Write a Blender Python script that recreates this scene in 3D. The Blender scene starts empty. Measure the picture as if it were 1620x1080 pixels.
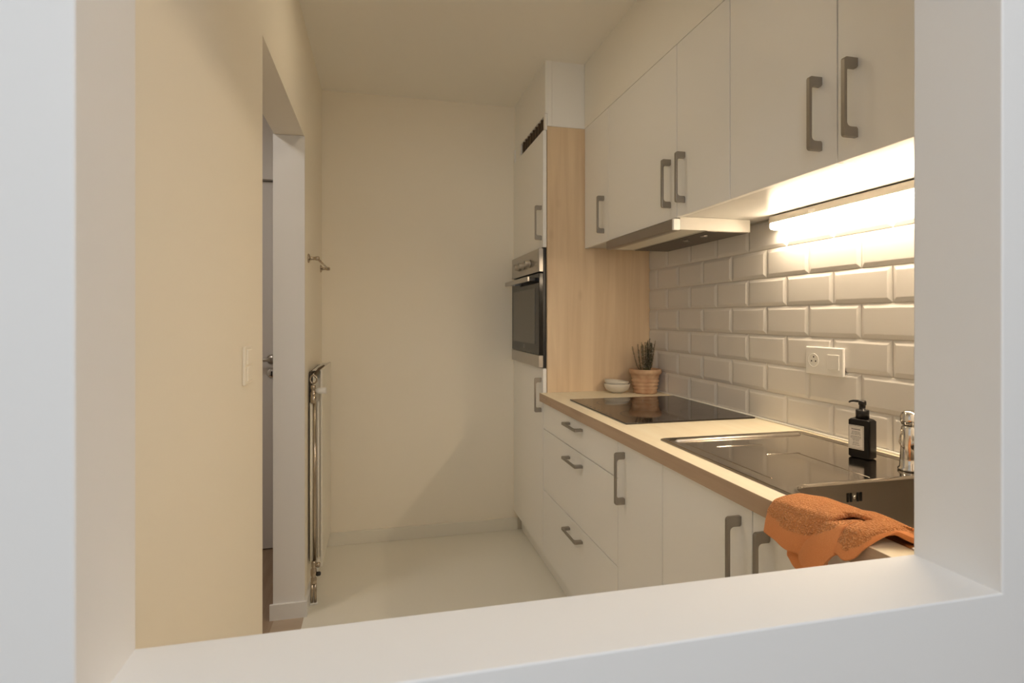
import bpy, bmesh, math, random
from mathutils import Vector, Matrix, noise
S = bpy.context.scene
C = S.collection
H = 1.265            # camera height above the floor
TH = 0.2333          # yaw of the view to the right of the room axis

# ------------------------------------------------------------------ camera
cam_d = bpy.data.cameras.new('camera')
cam = bpy.data.objects.new('camera', cam_d); C.objects.link(cam)
cam.location = (0, 0, H)
cam.rotation_euler = (math.pi/2, 0, -TH)
cam_d.sensor_width = 36; cam_d.lens = 881/1620*36
cam_d.shift_y = -(540-503.2)/1620
cam_d.clip_start = 0.02
cam_d.dof.use_dof = True; cam_d.dof.focus_distance = 1.7; cam_d.dof.aperture_fstop = 8.0
S.camera = cam
# ------------------------------------------------------------------ colour management, world, lights
S.view_settings.view_transform = 'Standard'; S.view_settings.look = 'None'
S.view_settings.gamma = 1; S.view_settings.use_curve_mapping = False
S.view_settings.exposure = 0.0
LED_POWER = 58.0
LED_COL = (1.0, 0.79, 0.55)
DAY_POWER = 27.0
NEAR_POWER = 13.0
HALL_POWER = 6.2
KITCHEN_FILL_POWER = 1.9
S.cycles.max_bounces = 16; S.cycles.diffuse_bounces = 10   # small white room: let the light bounce
w = bpy.data.worlds.new('world'); S.world = w; w.use_nodes = True
w.node_tree.nodes['Background'].inputs[0].default_value = (0.75, 0.87, 1, 1)
w.node_tree.nodes['Background'].inputs[1].default_value = 0.6
def area(name, loc, rot, sx, sy, power, col):
    l = bpy.data.lights.new(name, 'AREA'); l.shape = 'RECTANGLE'; l.size = sx; l.size_y = sy
    l.energy = power; l.color = col
    o = bpy.data.objects.new(name, l); C.objects.link(o); o.location = loc; o.rotation_euler = rot
    return o
# daylight coming through the window of the near room, behind the camera
area('window_daylight', (-0.7, -2.75, 1.45), (math.radians(90), 0, 0), 2.4, 1.5, DAY_POWER, (0.86, 0.94, 1.0))
# ceiling lamp of the near room, above and behind the camera
area('near_lamp_light', (0.30, -0.45, 2.44), (0, 0, 0), 1.1, 0.7, NEAR_POWER, (0.93, 0.96, 1.0))
# unseen fill light added under the hallway ceiling to brighten the hall
area('hall_fill_light', (-1.0, 2.1, 2.44), (0, 0, 0), 0.3, 0.3, HALL_POWER, (1.0, 0.92, 0.85))
# added fill light under the kitchen ceiling, out of view, lifts the ambient
area('kitchen_fill_light', (0.20, 1.93, 2.512), (0, 0, 0), 0.26, 0.26, KITCHEN_FILL_POWER, (1.0, 0.84, 0.62))

# ------------------------------------------------------------------ materials
def mat(name, col, rough=0.5, metal=0.0, spec=0.5, coat=0.0):
    m = bpy.data.materials.new(name); m.use_nodes = True
    b = m.node_tree.nodes['Principled BSDF']
    b.inputs['Base Color'].default_value = (*col, 1)
    b.inputs['Roughness'].default_value = rough
    b.inputs['Metallic'].default_value = metal
    b.inputs['Specular IOR Level'].default_value = spec
    b.inputs['Coat Weight'].default_value = coat
    return m
def nd(m, t, **kw):
    n = m.node_tree.nodes.new(t)
    for k, v in kw.items(): setattr(n, k, v)
    return n
def ln(m, a, b): m.node_tree.links.new(a, b)
def bump(m, scale, strength, dist=0.001, detail=4, stretch=None, tex='ShaderNodeTexNoise'):
    tc = nd(m, 'ShaderNodeTexCoord'); mp = nd(m, 'ShaderNodeMapping')
    if stretch: mp.inputs['Scale'].default_value = stretch
    n = nd(m, tex); n.inputs['Scale'].default_value = scale
    if 'Detail' in n.inputs: n.inputs['Detail'].default_value = detail
    bp = nd(m, 'ShaderNodeBump'); bp.inputs['Strength'].default_value = strength; bp.inputs['Distance'].default_value = dist
    ln(m, tc.outputs['Object'], mp.inputs['Vector']); ln(m, mp.outputs[0], n.inputs['Vector'])
    ln(m, n.outputs[0], bp.inputs['Height']); ln(m, bp.outputs[0], m.node_tree.nodes['Principled BSDF'].inputs['Normal'])
    return n
def paint(name, col, rough=0.6, sc=60, st=0.25):
    m = mat(name, col, rough, spec=0.3); bump(m, sc, st, 0.0006)
    return m
def wood(name, c1, c2, c3, axis, rough=0.45, scale=1.0):
    """oak decor; axis = direction of the grain"""
    m = mat(name, c1, rough, spec=0.35)
    tc = nd(m, 'ShaderNodeTexCoord'); mp = nd(m, 'ShaderNodeMapping')
    s = [28*scale]*3; s['XYZ'.index(axis)] = 1.6*scale
    mp.inputs['Scale'].default_value = s
    n1 = nd(m, 'ShaderNodeTexNoise'); n1.inputs['Scale'].default_value = 1.0; n1.inputs['Detail'].default_value = 8; n1.inputs['Distortion'].default_value = 0.6
    mp2 = nd(m, 'ShaderNodeMapping'); s2 = [7*scale]*3; s2['XYZ'.index(axis)] = 0.7*scale
    mp2.inputs['Scale'].default_value = s2
    n2 = nd(m, 'ShaderNodeTexNoise'); n2.inputs['Scale'].default_value = 1.0; n2.inputs['Detail'].default_value = 3; n2.inputs['Distortion'].default_value = 1.2
    mp3 = nd(m, 'ShaderNodeMapping'); s3 = [9*scale]*3; s3['XYZ'.index(axis)] = 4.5*scale
    mp3.inputs['Scale'].default_value = s3
    n3 = nd(m, 'ShaderNodeTexVoronoi'); n3.inputs['Scale'].default_value = 1.0
    r3 = nd(m, 'ShaderNodeValToRGB'); r3.color_ramp.elements[0].position = 0.03; r3.color_ramp.elements[1].position = 0.16
    r3.color_ramp.elements[0].color = (0.8, 0.8, 0.8, 1); r3.color_ramp.elements[1].color = (0, 0, 0, 1)
    r1 = nd(m, 'ShaderNodeValToRGB'); r1.color_ramp.elements[0].position = 0.35; r1.color_ramp.elements[1].position = 0.68
    r1.color_ramp.elements[0].color = (*c2, 1); r1.color_ramp.elements[1].color = (*c1, 1)
    mx = nd(m, 'ShaderNodeMix', data_type='RGBA'); mx.inputs[7].default_value = (*c3, 1)
    r2 = nd(m, 'ShaderNodeValToRGB'); r2.color_ramp.elements[0].position = 0.5; r2.color_ramp.elements[1].position = 0.75
    r2.color_ramp.elements[1].color = (0.55, 0.55, 0.55, 1)
    mx2 = nd(m, 'ShaderNodeMix', data_type='RGBA'); mx2.inputs[7].default_value = (c3[0]*0.75, c3[1]*0.7, c3[2]*0.65, 1)
    mul = nd(m, 'ShaderNodeMath', operation='MULTIPLY'); mul.inputs[1].default_value = 0.35
    for a in (mp, mp2, mp3): ln(m, tc.outputs['Object'], a.inputs['Vector'])
    ln(m, mp.outputs[0], n1.inputs['Vector']); ln(m, mp2.outputs[0], n2.inputs['Vector']); ln(m, mp3.outputs[0], n3.inputs['Vector'])
    ln(m, n1.outputs[0], r1.inputs[0]); ln(m, n2.outputs[0], r2.inputs[0]); ln(m, n3.outputs['Distance'], r3.inputs[0])
    ln(m, r1.outputs[0], mx.inputs[6]); ln(m, r2.outputs[0], mx.inputs[0])
    ln(m, mx.outputs[2], mx2.inputs[6]); ln(m, r3.outputs[0], mul.inputs[0]); ln(m, mul.outputs[0], mx2.inputs[0])
    b = m.node_tree.nodes['Principled BSDF']; ln(m, mx2.outputs[2], b.inputs['Base Color'])
    bp = nd(m, 'ShaderNodeBump'); bp.inputs['Strength'].default_value = 0.15; bp.inputs['Distance'].default_value = 0.0005
    ln(m, n1.outputs[0], bp.inputs['Height']); ln(m, bp.outputs[0], b.inputs['Normal'])
    return m
def emit(name, col, s):
    m = bpy.data.materials.new(name); m.use_nodes = True
    b = m.node_tree.nodes['Principled BSDF']
    b.inputs['Base Color'].default_value = (0.8, 0.8, 0.8, 1)
    b.inputs['Emission Color'].default_value = (*col, 1); b.inputs['Emission Strength'].default_value = s
    return m

M = {}
M['wall'] = paint('cream_wall_paint', (0.89, 0.835, 0.72), 0.65)
M['white_wall'] = paint('white_wall_paint', (0.83, 0.825, 0.82), 0.6)
M['ceiling'] = paint('ceiling_paint', (0.88, 0.86, 0.80), 0.75)
M['jamb'] = paint('white_lacquer', (0.80, 0.79, 0.77), 0.4, 20, 0.1)
M['skirting'] = paint('skirting_lacquer', (0.80, 0.77, 0.68), 0.4, 20, 0.1)
M['cab'] = paint('white_cabinet_laminate', (0.87, 0.86, 0.83), 0.38, 200, 0.05)
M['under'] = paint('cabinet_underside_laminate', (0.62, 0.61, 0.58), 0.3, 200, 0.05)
M['gap'] = mat('gap_shade', (0.08, 0.06, 0.045), 0.8)  # dark tone painted for the shade between radiator and wall
M['tile'] = mat('glazed_white_tile', (0.69, 0.67, 0.64), 0.16, spec=0.5)
bump(M['tile'], 14, 0.12, 0.002, 2)
M['grout'] = mat('light_grout', (0.62, 0.58, 0.52), 0.9)
M['oak_y'] = wood('oak_decor_worktop', (0.87, 0.80, 0.63), (0.83, 0.74, 0.56), (0.76, 0.66, 0.48), 'Y')
M['oak_edge'] = wood('oak_decor_edge_band', (0.50, 0.37, 0.26), (0.42, 0.30, 0.20), (0.36, 0.25, 0.165), 'Y', scale=1.4)
M['oak_z'] = wood('oak_decor_panel', (0.74, 0.58, 0.39), (0.66, 0.50, 0.325), (0.58, 0.42, 0.265), 'Z')
M['nickel'] = mat('brushed_nickel', (0.36, 0.33, 0.29), 0.36, 0.9)
M['steel'] = mat('brushed_steel', (0.50, 0.47, 0.43), 0.30, 1.0)
bump(M['steel'], 90, 0.08, 0.0004, 3, (1, 12, 1))
M['sink'] = mat('sink_steel', (0.54, 0.49, 0.43), 0.11, 1.0)
bump(M['sink'], 7, 0.03, 0.001, 1)
M['satin'] = mat('satin_steel_edge', (0.68, 0.63, 0.57), 0.38, 1.0)
M['sink_bowl'] = mat('sink_bowl_steel', (0.42, 0.38, 0.33), 0.33, 1.0)
M['chrome'] = mat('chrome', (0.75, 0.73, 0.70), 0.09, 1.0)
M['oldchrome'] = mat('aged_chrome', (0.50, 0.42, 0.33), 0.2, 1.0)
M['hob'] = mat('black_ceramic_glass', (0.022, 0.014, 0.010), 0.05, spec=0.6)
M['oven_glass'] = mat('oven_black_glass', (0.012, 0.010, 0.008), 0.10, spec=0.25)
M['oven_window'] = mat('oven_window_glass', (0.085, 0.074, 0.055), 0.14, spec=0.5)
M['black'] = mat('black_plastic', (0.006, 0.005, 0.005), 0.35)
M['brown'] = mat('brown_grille', (0.10, 0.065, 0.035), 0.6)
M['plastic'] = mat('white_plastic', (0.80, 0.79, 0.76), 0.3)
M['cream_plastic'] = mat('cream_plastic', (0.78, 0.72, 0.60), 0.4)
M['floor'] = mat('cream_cast_floor', (0.80, 0.78, 0.70), 0.24, spec=0.45)
bump(M['floor'], 3, 0.05, 0.002, 2)
M['hallwood'] = wood('hall_floor_oak', (0.36, 0.27, 0.19), (0.30, 0.21, 0.145), (0.24, 0.165, 0.11), 'Y')
M['threshold'] = wood('threshold_oak', (0.52, 0.43, 0.33), (0.46, 0.37, 0.28), (0.38, 0.30, 0.22), 'X')
M['bottle'] = mat('black_bottle', (0.004, 0.003, 0.003), 0.22, spec=0.3)
M['paper'] = mat('white_label_paper', (0.74, 0.71, 0.66), 0.6)
M['ink'] = mat('black_ink', (0.03, 0.03, 0.03), 0.6)
M['radiator'] = mat('radiator_enamel', (0.78, 0.74, 0.64), 0.35)
M['led'] = emit('led_diffuser', LED_COL, LED_POWER)
M['alu'] = mat('lamp_housing_aluminium', (0.62, 0.58, 0.52), 0.4, 0.3)
M['lampglass'] = mat('hood_lamp_cover', (0.72, 0.70, 0.62), 0.3)
M['hoodgrey'] = mat('hood_grey_metal', (0.30, 0.265, 0.23), 0.35, 0.7)
M['hoodside'] = mat('hood_side_metal', (0.50, 0.48, 0.43), 0.45)
M['filter'] = mat('hood_filter_mesh', (0.14, 0.12, 0.10), 0.5, 0.6)
bump(M['filter'], 300, 0.6, 0.001)
M['ceramic'] = mat('stoneware', (0.62, 0.58, 0.50), 0.45); bump(M['ceramic'], 120, 0.2, 0.0006)
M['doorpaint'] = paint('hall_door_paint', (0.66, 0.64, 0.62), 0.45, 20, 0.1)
# terracotta with stains of its own
m = mat('terracotta', (0.50, 0.30, 0.19), 0.8); M['terracotta'] = m
n = bump(m, 45, 0.5, 0.001)
r = nd(m, 'ShaderNodeValToRGB'); r.color_ramp.elements[0].position = 0.3; r.color_ramp.elements[1].position = 0.7
r.color_ramp.elements[0].color = (0.40, 0.22, 0.12, 1); r.color_ramp.elements[1].color = (0.60, 0.41, 0.26, 1)
n2 = nd(m, 'ShaderNodeTexNoise'); n2.inputs['Scale'].default_value = 18; tc = nd(m, 'ShaderNodeTexCoord')
ln(m, tc.outputs['Object'], n2.inputs['Vector']); ln(m, n2.outputs[0], r.inputs[0]); ln(m, r.outputs[0], m.node_tree.nodes['Principled BSDF'].inputs['Base Color'])
M['print'] = mat('cooktop_print', (0.035, 0.027, 0.022), 0.3)
M['soil'] = mat('potting_soil', (0.04, 0.025, 0.015), 0.95)
M['leaf'] = mat('heather_leaf', (0.085, 0.085, 0.04), 0.7)
M['leafdry'] = mat('heather_dry_twig', (0.22, 0.13, 0.08), 0.8)
M['leafpale'] = mat('heather_pale_flower', (0.62, 0.52, 0.42), 0.7)
# terry towel
def terry(name, c1, c2, sc, st, dist):
    m = mat(name, c1, 0.95, spec=0.1)
    b = m.node_tree.nodes['Principled BSDF']
    b.inputs['Sheen Weight'].default_value = 0.35; b.inputs['Sheen Tint'].default_value = (1, 0.7, 0.45, 1)
    tc = nd(m, 'ShaderNodeTexCoord'); v = nd(m, 'ShaderNodeTexVoronoi'); v.inputs['Scale'].default_value = sc
    ns = nd(m, 'ShaderNodeTexNoise'); ns.inputs['Scale'].default_value = sc*0.8
    ad = nd(m, 'ShaderNodeMath', operation='ADD')
    rr = nd(m, 'ShaderNodeValToRGB'); rr.color_ramp.elements[0].color = (*c1, 1); rr.color_ramp.elements[1].color = (*c2, 1)
    rr.color_ramp.elements[0].position = 0.55; rr.color_ramp.elements[1].position = 1.2 if False else 1.0
    bp = nd(m, 'ShaderNodeBump'); bp.inputs['Strength'].default_value = st; bp.inputs['Distance'].default_value = dist; bp.invert = True
    for q in (v, ns): ln(m, tc.outputs['Object'], q.inputs['Vector'])
    ln(m, v.outputs['Distance'], ad.inputs[0]); ln(m, ns.outputs[0], ad.inputs[1])
    ln(m, ad.outputs[0], rr.inputs[0]); ln(m, ad.outputs[0], bp.inputs['Height'])
    ln(m, rr.outputs[0], b.inputs['Base Color']); ln(m, bp.outputs[0], b.inputs['Normal'])
    return m
M['terry'] = terry('orange_terry', (0.84, 0.40, 0.165), (0.60, 0.225, 0.075), 330, 0.9, 0.004)
M['band'] = terry('orange_woven_band', (0.74, 0.30, 0.115), (0.66, 0.25, 0.09), 700, 0.15, 0.001)

# ------------------------------------------------------------------ mesh helpers
def obj(name, bm, m, parent=None, smooth=False, mods=None):
    me = bpy.data.meshes.new(name); bm.normal_update(); bm.to_mesh(me); bm.free()
    ms = m if isinstance(m, (list, tuple)) else [m]
    for q in ms: me.materials.append(M[q])
    if smooth:
        for p in me.polygons: p.use_smooth = True
    o = bpy.data.objects.new(name, me); C.objects.link(o)
    if parent is not None:
        o.parent = parent
        # keep object origin at the thing's base: geometry is given in world space
        me.transform(Matrix.Translation(-parent_world(parent)))
    return o
def parent_world(p):
    v = Vector((0, 0, 0))
    while p is not None:
        v = v + p.location; p = p.parent
    return v
def thing(name, label, cat, loc=(0, 0, 0), group=None):
    o = bpy.data.objects.new(name, None); C.objects.link(o); o.location = loc; o.empty_display_size = 0.05
    o['label'] = label; o['category'] = cat
    if group: o['group'] = group
    return o
def tag(o, label, cat, group=None):
    o['label'] = label; o['category'] = cat
    if group: o['group'] = group
    return o
def struct(name, bm, m, label=None):
    o = obj(name, bm, m); o['kind'] = 'structure'
    if label: o['label'] = label
    return o
def box(bm, x0, x1, y0, y1, z0, z1, bev=0, seg=2, mi=0):
    """box in world space, z measured from the camera height"""
    vs = [bm.verts.new((x, y, z+H)) for x in (x0, x1) for y in (y0, y1) for z in (z0, z1)]
    fi = [(0, 1, 3, 2), (4, 6, 7, 5), (0, 4, 5, 1), (2, 3, 7, 6), (0, 2, 6, 4), (1, 5, 7, 3)]
    fs = [bm.faces.new([vs[i] for i in f]) for f in fi]
    for f in fs: f.material_index = mi
    if bev:
        es = set(e for f in fs for e in f.edges)
        bmesh.ops.bevel(bm, geom=list(es), offset=bev, segments=seg, profile=0.5, affect='EDGES')
    return bm
def B(*a, **k): return box(bmesh.new(), *a, **k)
def boxes(*lst, **k):
    bm = bmesh.new()
    for a in lst: box(bm, *a, **k)
    return bm
def lathe(bm, prof, cx, cy, cz, n=40, axis='Z', cap=True, mi=0):
    """prof: (r, h) along axis; cz relative to camera height"""
    def P(r, h, a):
        u, v = r*math.cos(a), r*math.sin(a)
        if axis == 'Z': return (cx+u, cy+v, cz+H+h)
        if axis == 'X': return (cx+h, cy+u, cz+H+v)
        return (cx+u, cy+h, cz+H+v)
    rings = [[bm.verts.new(P(r, h, 2*math.pi*i/n)) for i in range(n)] for r, h in prof]
    for a, b in zip(rings, rings[1:]):
        for i in range(n):
            f = bm.faces.new((a[i], a[(i+1) % n], b[(i+1) % n], b[i])); f.material_index = mi; f.smooth = True
    if cap:
        for q in (rings[0], rings[-1]):
            f = bm.faces.new(q); f.material_index = mi
    bmesh.ops.recalc_face_normals(bm, faces=bm.faces)
    return bm
def tube(bm, pts, r, n=12, cap=True, mi=0):
    """round tube along points (z rel to camera height); r number or list"""
    pts = [Vector((p[0], p[1], p[2]+H)) for p in pts]
    rs = r if isinstance(r, (list, tuple)) else [r]*len(pts)
    rings = []; up = None
    for i, p in enumerate(pts):
        t = (pts[min(i+1, len(pts)-1)]-pts[max(i-1, 0)]).normalized()
        if up is None:
            up = Vector((0, 0, 1)) if abs(t.z) < 0.9 else Vector((1, 0, 0))
        s = t.cross(up).normalized(); up = s.cross(t).normalized()
        rings.append([bm.verts.new(p+rs[i]*(math.cos(2*math.pi*k/n)*s+math.sin(2*math.pi*k/n)*up)) for k in range(n)])
    for a, b in zip(rings, rings[1:]):
        for k in range(n):
            f = bm.faces.new((a[k], a[(k+1) % n], b[(k+1) % n], b[k])); f.smooth = True; f.material_index = mi
    if cap:
        for q in (rings[0], rings[-1]):
            f = bm.faces.new(q); f.material_index = mi
    bmesh.ops.recalc_face_normals(bm, faces=bm.faces)
    return bm
def prism(bm, poly, fn, d0, d1, mi=0, bev=0):
    """poly 2-D (u,v), fn(u,v,d)->xyz world"""
    a = [bm.verts.new(fn(u, v, d0)) for u, v in poly]; b = [bm.verts.new(fn(u, v, d1)) for u, v in poly]
    fs = [bm.faces.new(a), bm.faces.new(b[::-1])]
    n = len(poly)
    for i in range(n): fs.append(bm.faces.new((a[i], b[i], b[(i+1) % n], a[(i+1) % n])))
    bmesh.ops.recalc_face_normals(bm, faces=fs)
    for f in fs: f.material_index = mi
    if bev:
        es = [e for e in fs[0].edges]+[e for e in fs[1].edges]
        bmesh.ops.bevel(bm, geom=es, offset=bev, segments=2, profile=0.5, affect='EDGES')
    return bm

# ------------------------------------------------------------------ dimensions (m; z from the camera height)
FL = -H; CE = 1.265
XL = -0.312; XR = 1.358; YB = 3.25; YN = 0.514; YF = 0.629   # kitchen walls, the two faces of the wall with the opening
OX0, OX1, OZ0, OZ1 = -0.237, 0.727, -0.33, 0.84
DY0, DY1, DZ = 1.64, 2.52, 0.775         # doorway in the left wall
NX0, NX1, NY = -2.4, 2.9, -2.9           # near room
HX = -1.55                                # hallway
# floors
struct('floor', B(XL, XR+0.1, YN, YB+0.1, FL-0.1, FL), 'floor', 'cream kitchen floor')
struct('floor', B(HX, XL-0.12, 0.9, YB+0.1, FL-0.1, FL), 'hallwood', 'brown wooden hallway floor')
struct('floor', B(XL-0.12, XL, YN, YB+0.1, FL-0.1, FL), 'threshold', 'pale wooden threshold in the doorway')
struct('floor', B(NX0, NX1, NY, YN, FL-0.1, FL), 'hallwood', 'wooden floor of the near room')
struct('ceiling', B(NX0-0.1, NX1+0.1, NY-0.1, YB+0.1, CE, CE+0.1), 'ceiling')
# back wall: kitchen part, and hall part with a door opening
HDX0, HDX1, HDZ = -1.40, -0.50, 0.752
struct('wall_back', boxes((-0.44, XR+0.1, YB, YB+0.1, FL, CE)), 'wall')
struct('wall_back', boxes((HX-0.1, HDX0, YB, YB+0.1, FL, CE), (HDX1, -0.44, YB, YB+0.1, FL, CE), (HDX0, HDX1, YB, YB+0.1, HDZ, CE), (HDX0, HDX1, YB+0.07, YB+0.1, FL, HDZ)), 'doorpaint')
# left wall with the doorway
struct('wall_left', boxes((XL-0.12, XL, YF, DY0, FL, CE), (XL-0.12, XL, DY0, DY1, DZ, CE), (XL-0.12, XL, DY1, YB, FL, CE)), 'wall')
struct('wall_right', B(XR, XR+0.1, YF, YB, FL, CE), 'wall')
struct('wall_left', B(HX-0.1, HX, 0.9, YB, FL, CE), 'doorpaint', 'hallway wall')
struct('wall_front', B(HX, XL-0.12, 0.8, 0.9, FL, CE), 'doorpaint', 'hallway wall')
# lining of the far side of the doorway (white reveal seen from the kitchen)
struct('trim_1', boxes((XL-0.124, XL+0.0015, DY1-0.012, DY1, FL, DZ-0.001)), 'jamb', 'white lining of the far doorway side')
# wall with the pass-through opening: ring with softened edges
bm = bmesh.new()
def ring(y):
    o = [bm.verts.new((x, y, z+H)) for x, z in ((NX0, FL), (NX1, FL), (NX1, CE), (NX0, CE))]
    i = [bm.verts.new((x, y, z+H)) for x, z in ((OX0, OZ0), (OX1, OZ0), (OX1, OZ1), (OX0, OZ1))]
    return o, i
o1, i1 = ring(YN); o2, i2 = ring(YF)
for k in range(4):
    j = (k+1) % 4
    bm.faces.new((o1[k], o1[j], i1[j], i1[k])); bm.faces.new((o2[k], i2[k], i2[j], o2[j]))
    bm.faces.new((i1[k], i1[j], i2[j], i2[k])); bm.faces.new((o1[k], o2[k], o2[j], o1[j]))
bmesh.ops.recalc_face_normals(bm, faces=bm.faces)
es = [e for e in bm.edges if all(v in i1 for v in e.verts) or all(v in i2 for v in e.verts)]
bmesh.ops.bevel(bm, geom=es, offset=0.0025, segments=3, profile=0.5, affect='EDGES')
struct('wall_front', bm, 'white_wall', 'white wall with the pass-through opening')
# near room shell with a window behind the camera
struct('wall_near_left', B(NX0-0.1, NX0, NY, YN, FL, CE), 'white_wall')
struct('wall_near_right', B(NX1, NX1+0.1, NY, YN, FL, CE), 'white_wall')
struct('wall_near_back', boxes((NX0, -1.95, NY-0.1, NY, FL, CE), (0.55, NX1, NY-0.1, NY, FL, CE), (-1.95, 0.55, NY-0.1, NY, FL, -0.6), (-1.95, 0.55, NY-0.1, NY, 0.97, CE)), 'white_wall')
struct('window_1', boxes((-1.95, -1.89, NY-0.08, NY-0.02, -0.6, 0.97), (0.49, 0.55, NY-0.08, NY-0.02, -0.6, 0.97), (-0.73, -0.67, NY-0.08, NY-0.02, -0.6, 0.97),
       (-1.89, 0.49, NY-0.08, NY-0.02, -0.6, -0.54), (-1.89, 0.49, NY-0.08, NY-0.02, 0.91, 0.97)), 'plastic')
# skirting boards
struct('baseboard_back', B(XL, 0.805, YB-0.014, YB, FL, FL+0.072, bev=0.002), 'skirting')
struct('baseboard_left', boxes((XL, XL+0.012, DY1-0.012, YB-0.014, FL, FL+0.065), (XL-0.136, XL+0.012, DY1-0.024, DY1-0.012, FL, FL+0.065), (XL, XL+0.012, YF, DY0, FL, FL+0.065)), 'jamb')
# tiled strip above the worktop: bevelled tiles laid half a tile off, row by row
bm = bmesh.new()
PZ, PY, Y0, Z0 = 0.1015, 0.2015, 2.43586, 0.2455
TY0, TY1, TZ0, TZ1 = YF+0.001, 2.619, -0.3645, 0.349
TX = XR-0.012; g = 0.0011; bv = 0.0125
box(bm, XR-0.0065, XR, TY0, TY1, TZ0, TZ1, mi=1)
for rI in range(-1, 7):
    z1 = Z0+PZ*1 - PZ*(rI+1)+PZ*0; z0 = z1-PZ   # row rI spans z0..z1
    z1 = min(Z0-rI*PZ, TZ1); z0 = max(Z0-(rI+1)*PZ, TZ0)
    if z1-z0 < 0.02: continue
    off = 0 if rI % 2 else PY/2
    for j in range(-3, 12):
        y1 = min(Y0+off-j*PY, TY1); y0 = max(Y0+off-(j+1)*PY, TY0)
        if y1-y0 < 0.012: continue
        a0, a1, c0, c1 = y0+g, y1-g, z0+g, z1-g
        fb = bv if z1-z0 > 0.09 else bv
        b0 = fb if y0 > TY0+1e-4 else 0.0005; b1 = fb if y1 < TY1-1e-4 else 0.0005
        t1 = fb if z1 < TZ1-1e-4 else 0.0005
        if (a1-b1)-(a0+b0) < 0.004: b0 = b1 = (a1-a0)*0.3
        base = [(a0, c0), (a1, c0), (a1, c1), (a0, c1)]
        top = [(a0+b0, c0+fb), (a1-b1, c0+fb), (a1-b1, c1-t1), (a0+b0, c1-t1)]
        V0 = [bm.verts.new((XR-0.004, y, z+H)) for y, z in base]
        V1 = [bm.verts.new((XR-0.0078, y, z+H)) for y, z in base]
        V2 = [bm.verts.new((TX-0.0005, y, z+H)) for y, z in top]
        for i in range(4):
            k = (i+1) % 4
            bm.faces.new((V0[i], V0[k], V1[k], V1[i])); bm.faces.new((V1[i], V1[k], V2[k], V2[i]))
        bm.faces.new(V2)
bmesh.ops.recalc_face_normals(bm, faces=bm.faces)
o = struct('wall_right_tiles', bm, ['tile', 'grout'], 'white bevelled wall tiles above the worktop')
bvm = o.modifiers.new('soft', 'BEVEL'); bvm.width = 0.0014; bvm.segments = 2; bvm.limit_method = 'ANGLE'; bvm.angle_limit = math.radians(12)
# silicone joint between worktop and tiles
o = struct('trim_2', B(TX-0.007, TX+0.003, TY0, TY1, -0.3648, -0.3585, bev=0.002), 'plastic', 'white joint along the back of the worktop')
# boxed-in part above the cabinets up to the ceiling
UX = 0.995; TXF = 0.78
struct('trim_3', B(UX, XR, YF, 2.6195, 0.944, CE), 'ceiling', 'boxed-in wall above the wall cabinets')
struct('trim_4', boxes((0.825, XR, 2.622, YB, 0.9445, CE), (0.79, 0.8235, 2.619, YB, 1.005, CE), (0.801, 0.8235, 2.619, 2.641, 0.9445, 1.005)), 'cab', 'white boarding above the tall cabinet')

# ------------------------------------------------------------------ handles
def handle_poly(L=0.17, D=0.035):
    h = L/2; t = 0.0072; f = 0.022
    p = [(0, h), (D-0.006, h), (D-0.002, h-0.002), (D, h-0.006), (D, -h+0.006), (D-0.002, -h+0.002), (D-0.006, -h), (0, -h), (0, -h+f-0.004), (0.003, -h+f)]
    ir = 0.009
    def arc(cx, cz, a0, a1):
        return [(cx+ir*math.cos(math.radians(a0+(a1-a0)*k/5)), cz+ir*math.sin(math.radians(a0+(a1-a0)*k/5))) for k in range(6)]
    p += arc(D-t-ir, -h+f-0.0+ir, -90, 0)
    p += arc(D-t-ir, h-f-ir, 0, 90)
    p += [(0.003, h-f), (0, h-f+0.004)]
    return p
def handle_v(parent, xf, y, zc):
    return obj('handle', prism(bmesh.new(), handle_poly(), lambda u, v, d: (xf-u, y+d, zc+H+v), -0.0052, 0.0052, bev=0.001), 'nickel', parent)
def handle_h(parent, xf, yc, z):
    return obj('handle', prism(bmesh.new(), handle_poly(), lambda u, v, d: (xf-u, yc+v, z+H+d), -0.0052, 0.0052, bev=0.001), 'nickel', parent)
def door(parent, xf, y0, y1, z0, z1, hy=None, hz=None, name='door'):
    d = obj(name, B(xf, xf+0.018, y0+0.0018, y1-0.0018, z0, z1, bev=0.0012, seg=2), 'cab', parent)
    if hy is not None: handle_v(d, xf, hy, hz)
    return d
def carcass(x0, x1, y0, y1, z0, z1, t=0.016):
    """hollow cabinet body open to the front (no faces inside the doors' way)"""
    return boxes((x0, x1, y0, y0+t, z0, z1), (x0, x1, y1-t, y1, z0, z1), (x0, x1, y0+t, y1-t, z0, z0+t), (x0, x1, y0+t, y1-t, z1-t, z1), (x1-t, x1, y0+t, y1-t, z0+t, z1-t))

# ------------------------------------------------------------------ wall cabinets
UZ0, UZ1 = 0.347, 0.942
uppers = [(2.32, 2.618, 2.374, 'narrow white wall cabinet beside the oak panel of the tall cabinet'),
          (1.7335, 2.32, 1.778, 'wide white wall cabinet above the extractor hood'),
          (1.435, 1.7335, 1.684, 'narrow white wall cabinet just right of the extractor hood'),
          (1.043, 1.435, 1.091, 'white wall cabinet above the left end of the strip light, handle at its right edge'),
          (0.65, 1.043, 0.992, 'white wall cabinet nearest the opening, cut by its right side')]
for y0, y1, hy, lab in uppers:
    t = thing('wall_cabinet', lab, 'cabinet', (1.18, (y0+y1)/2, H+UZ0), 'white wall cabinets')
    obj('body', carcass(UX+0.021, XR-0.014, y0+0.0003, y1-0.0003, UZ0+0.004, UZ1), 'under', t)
    door(t, UX, y0, y1, UZ0, UZ1, hy, 0.472)
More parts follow.
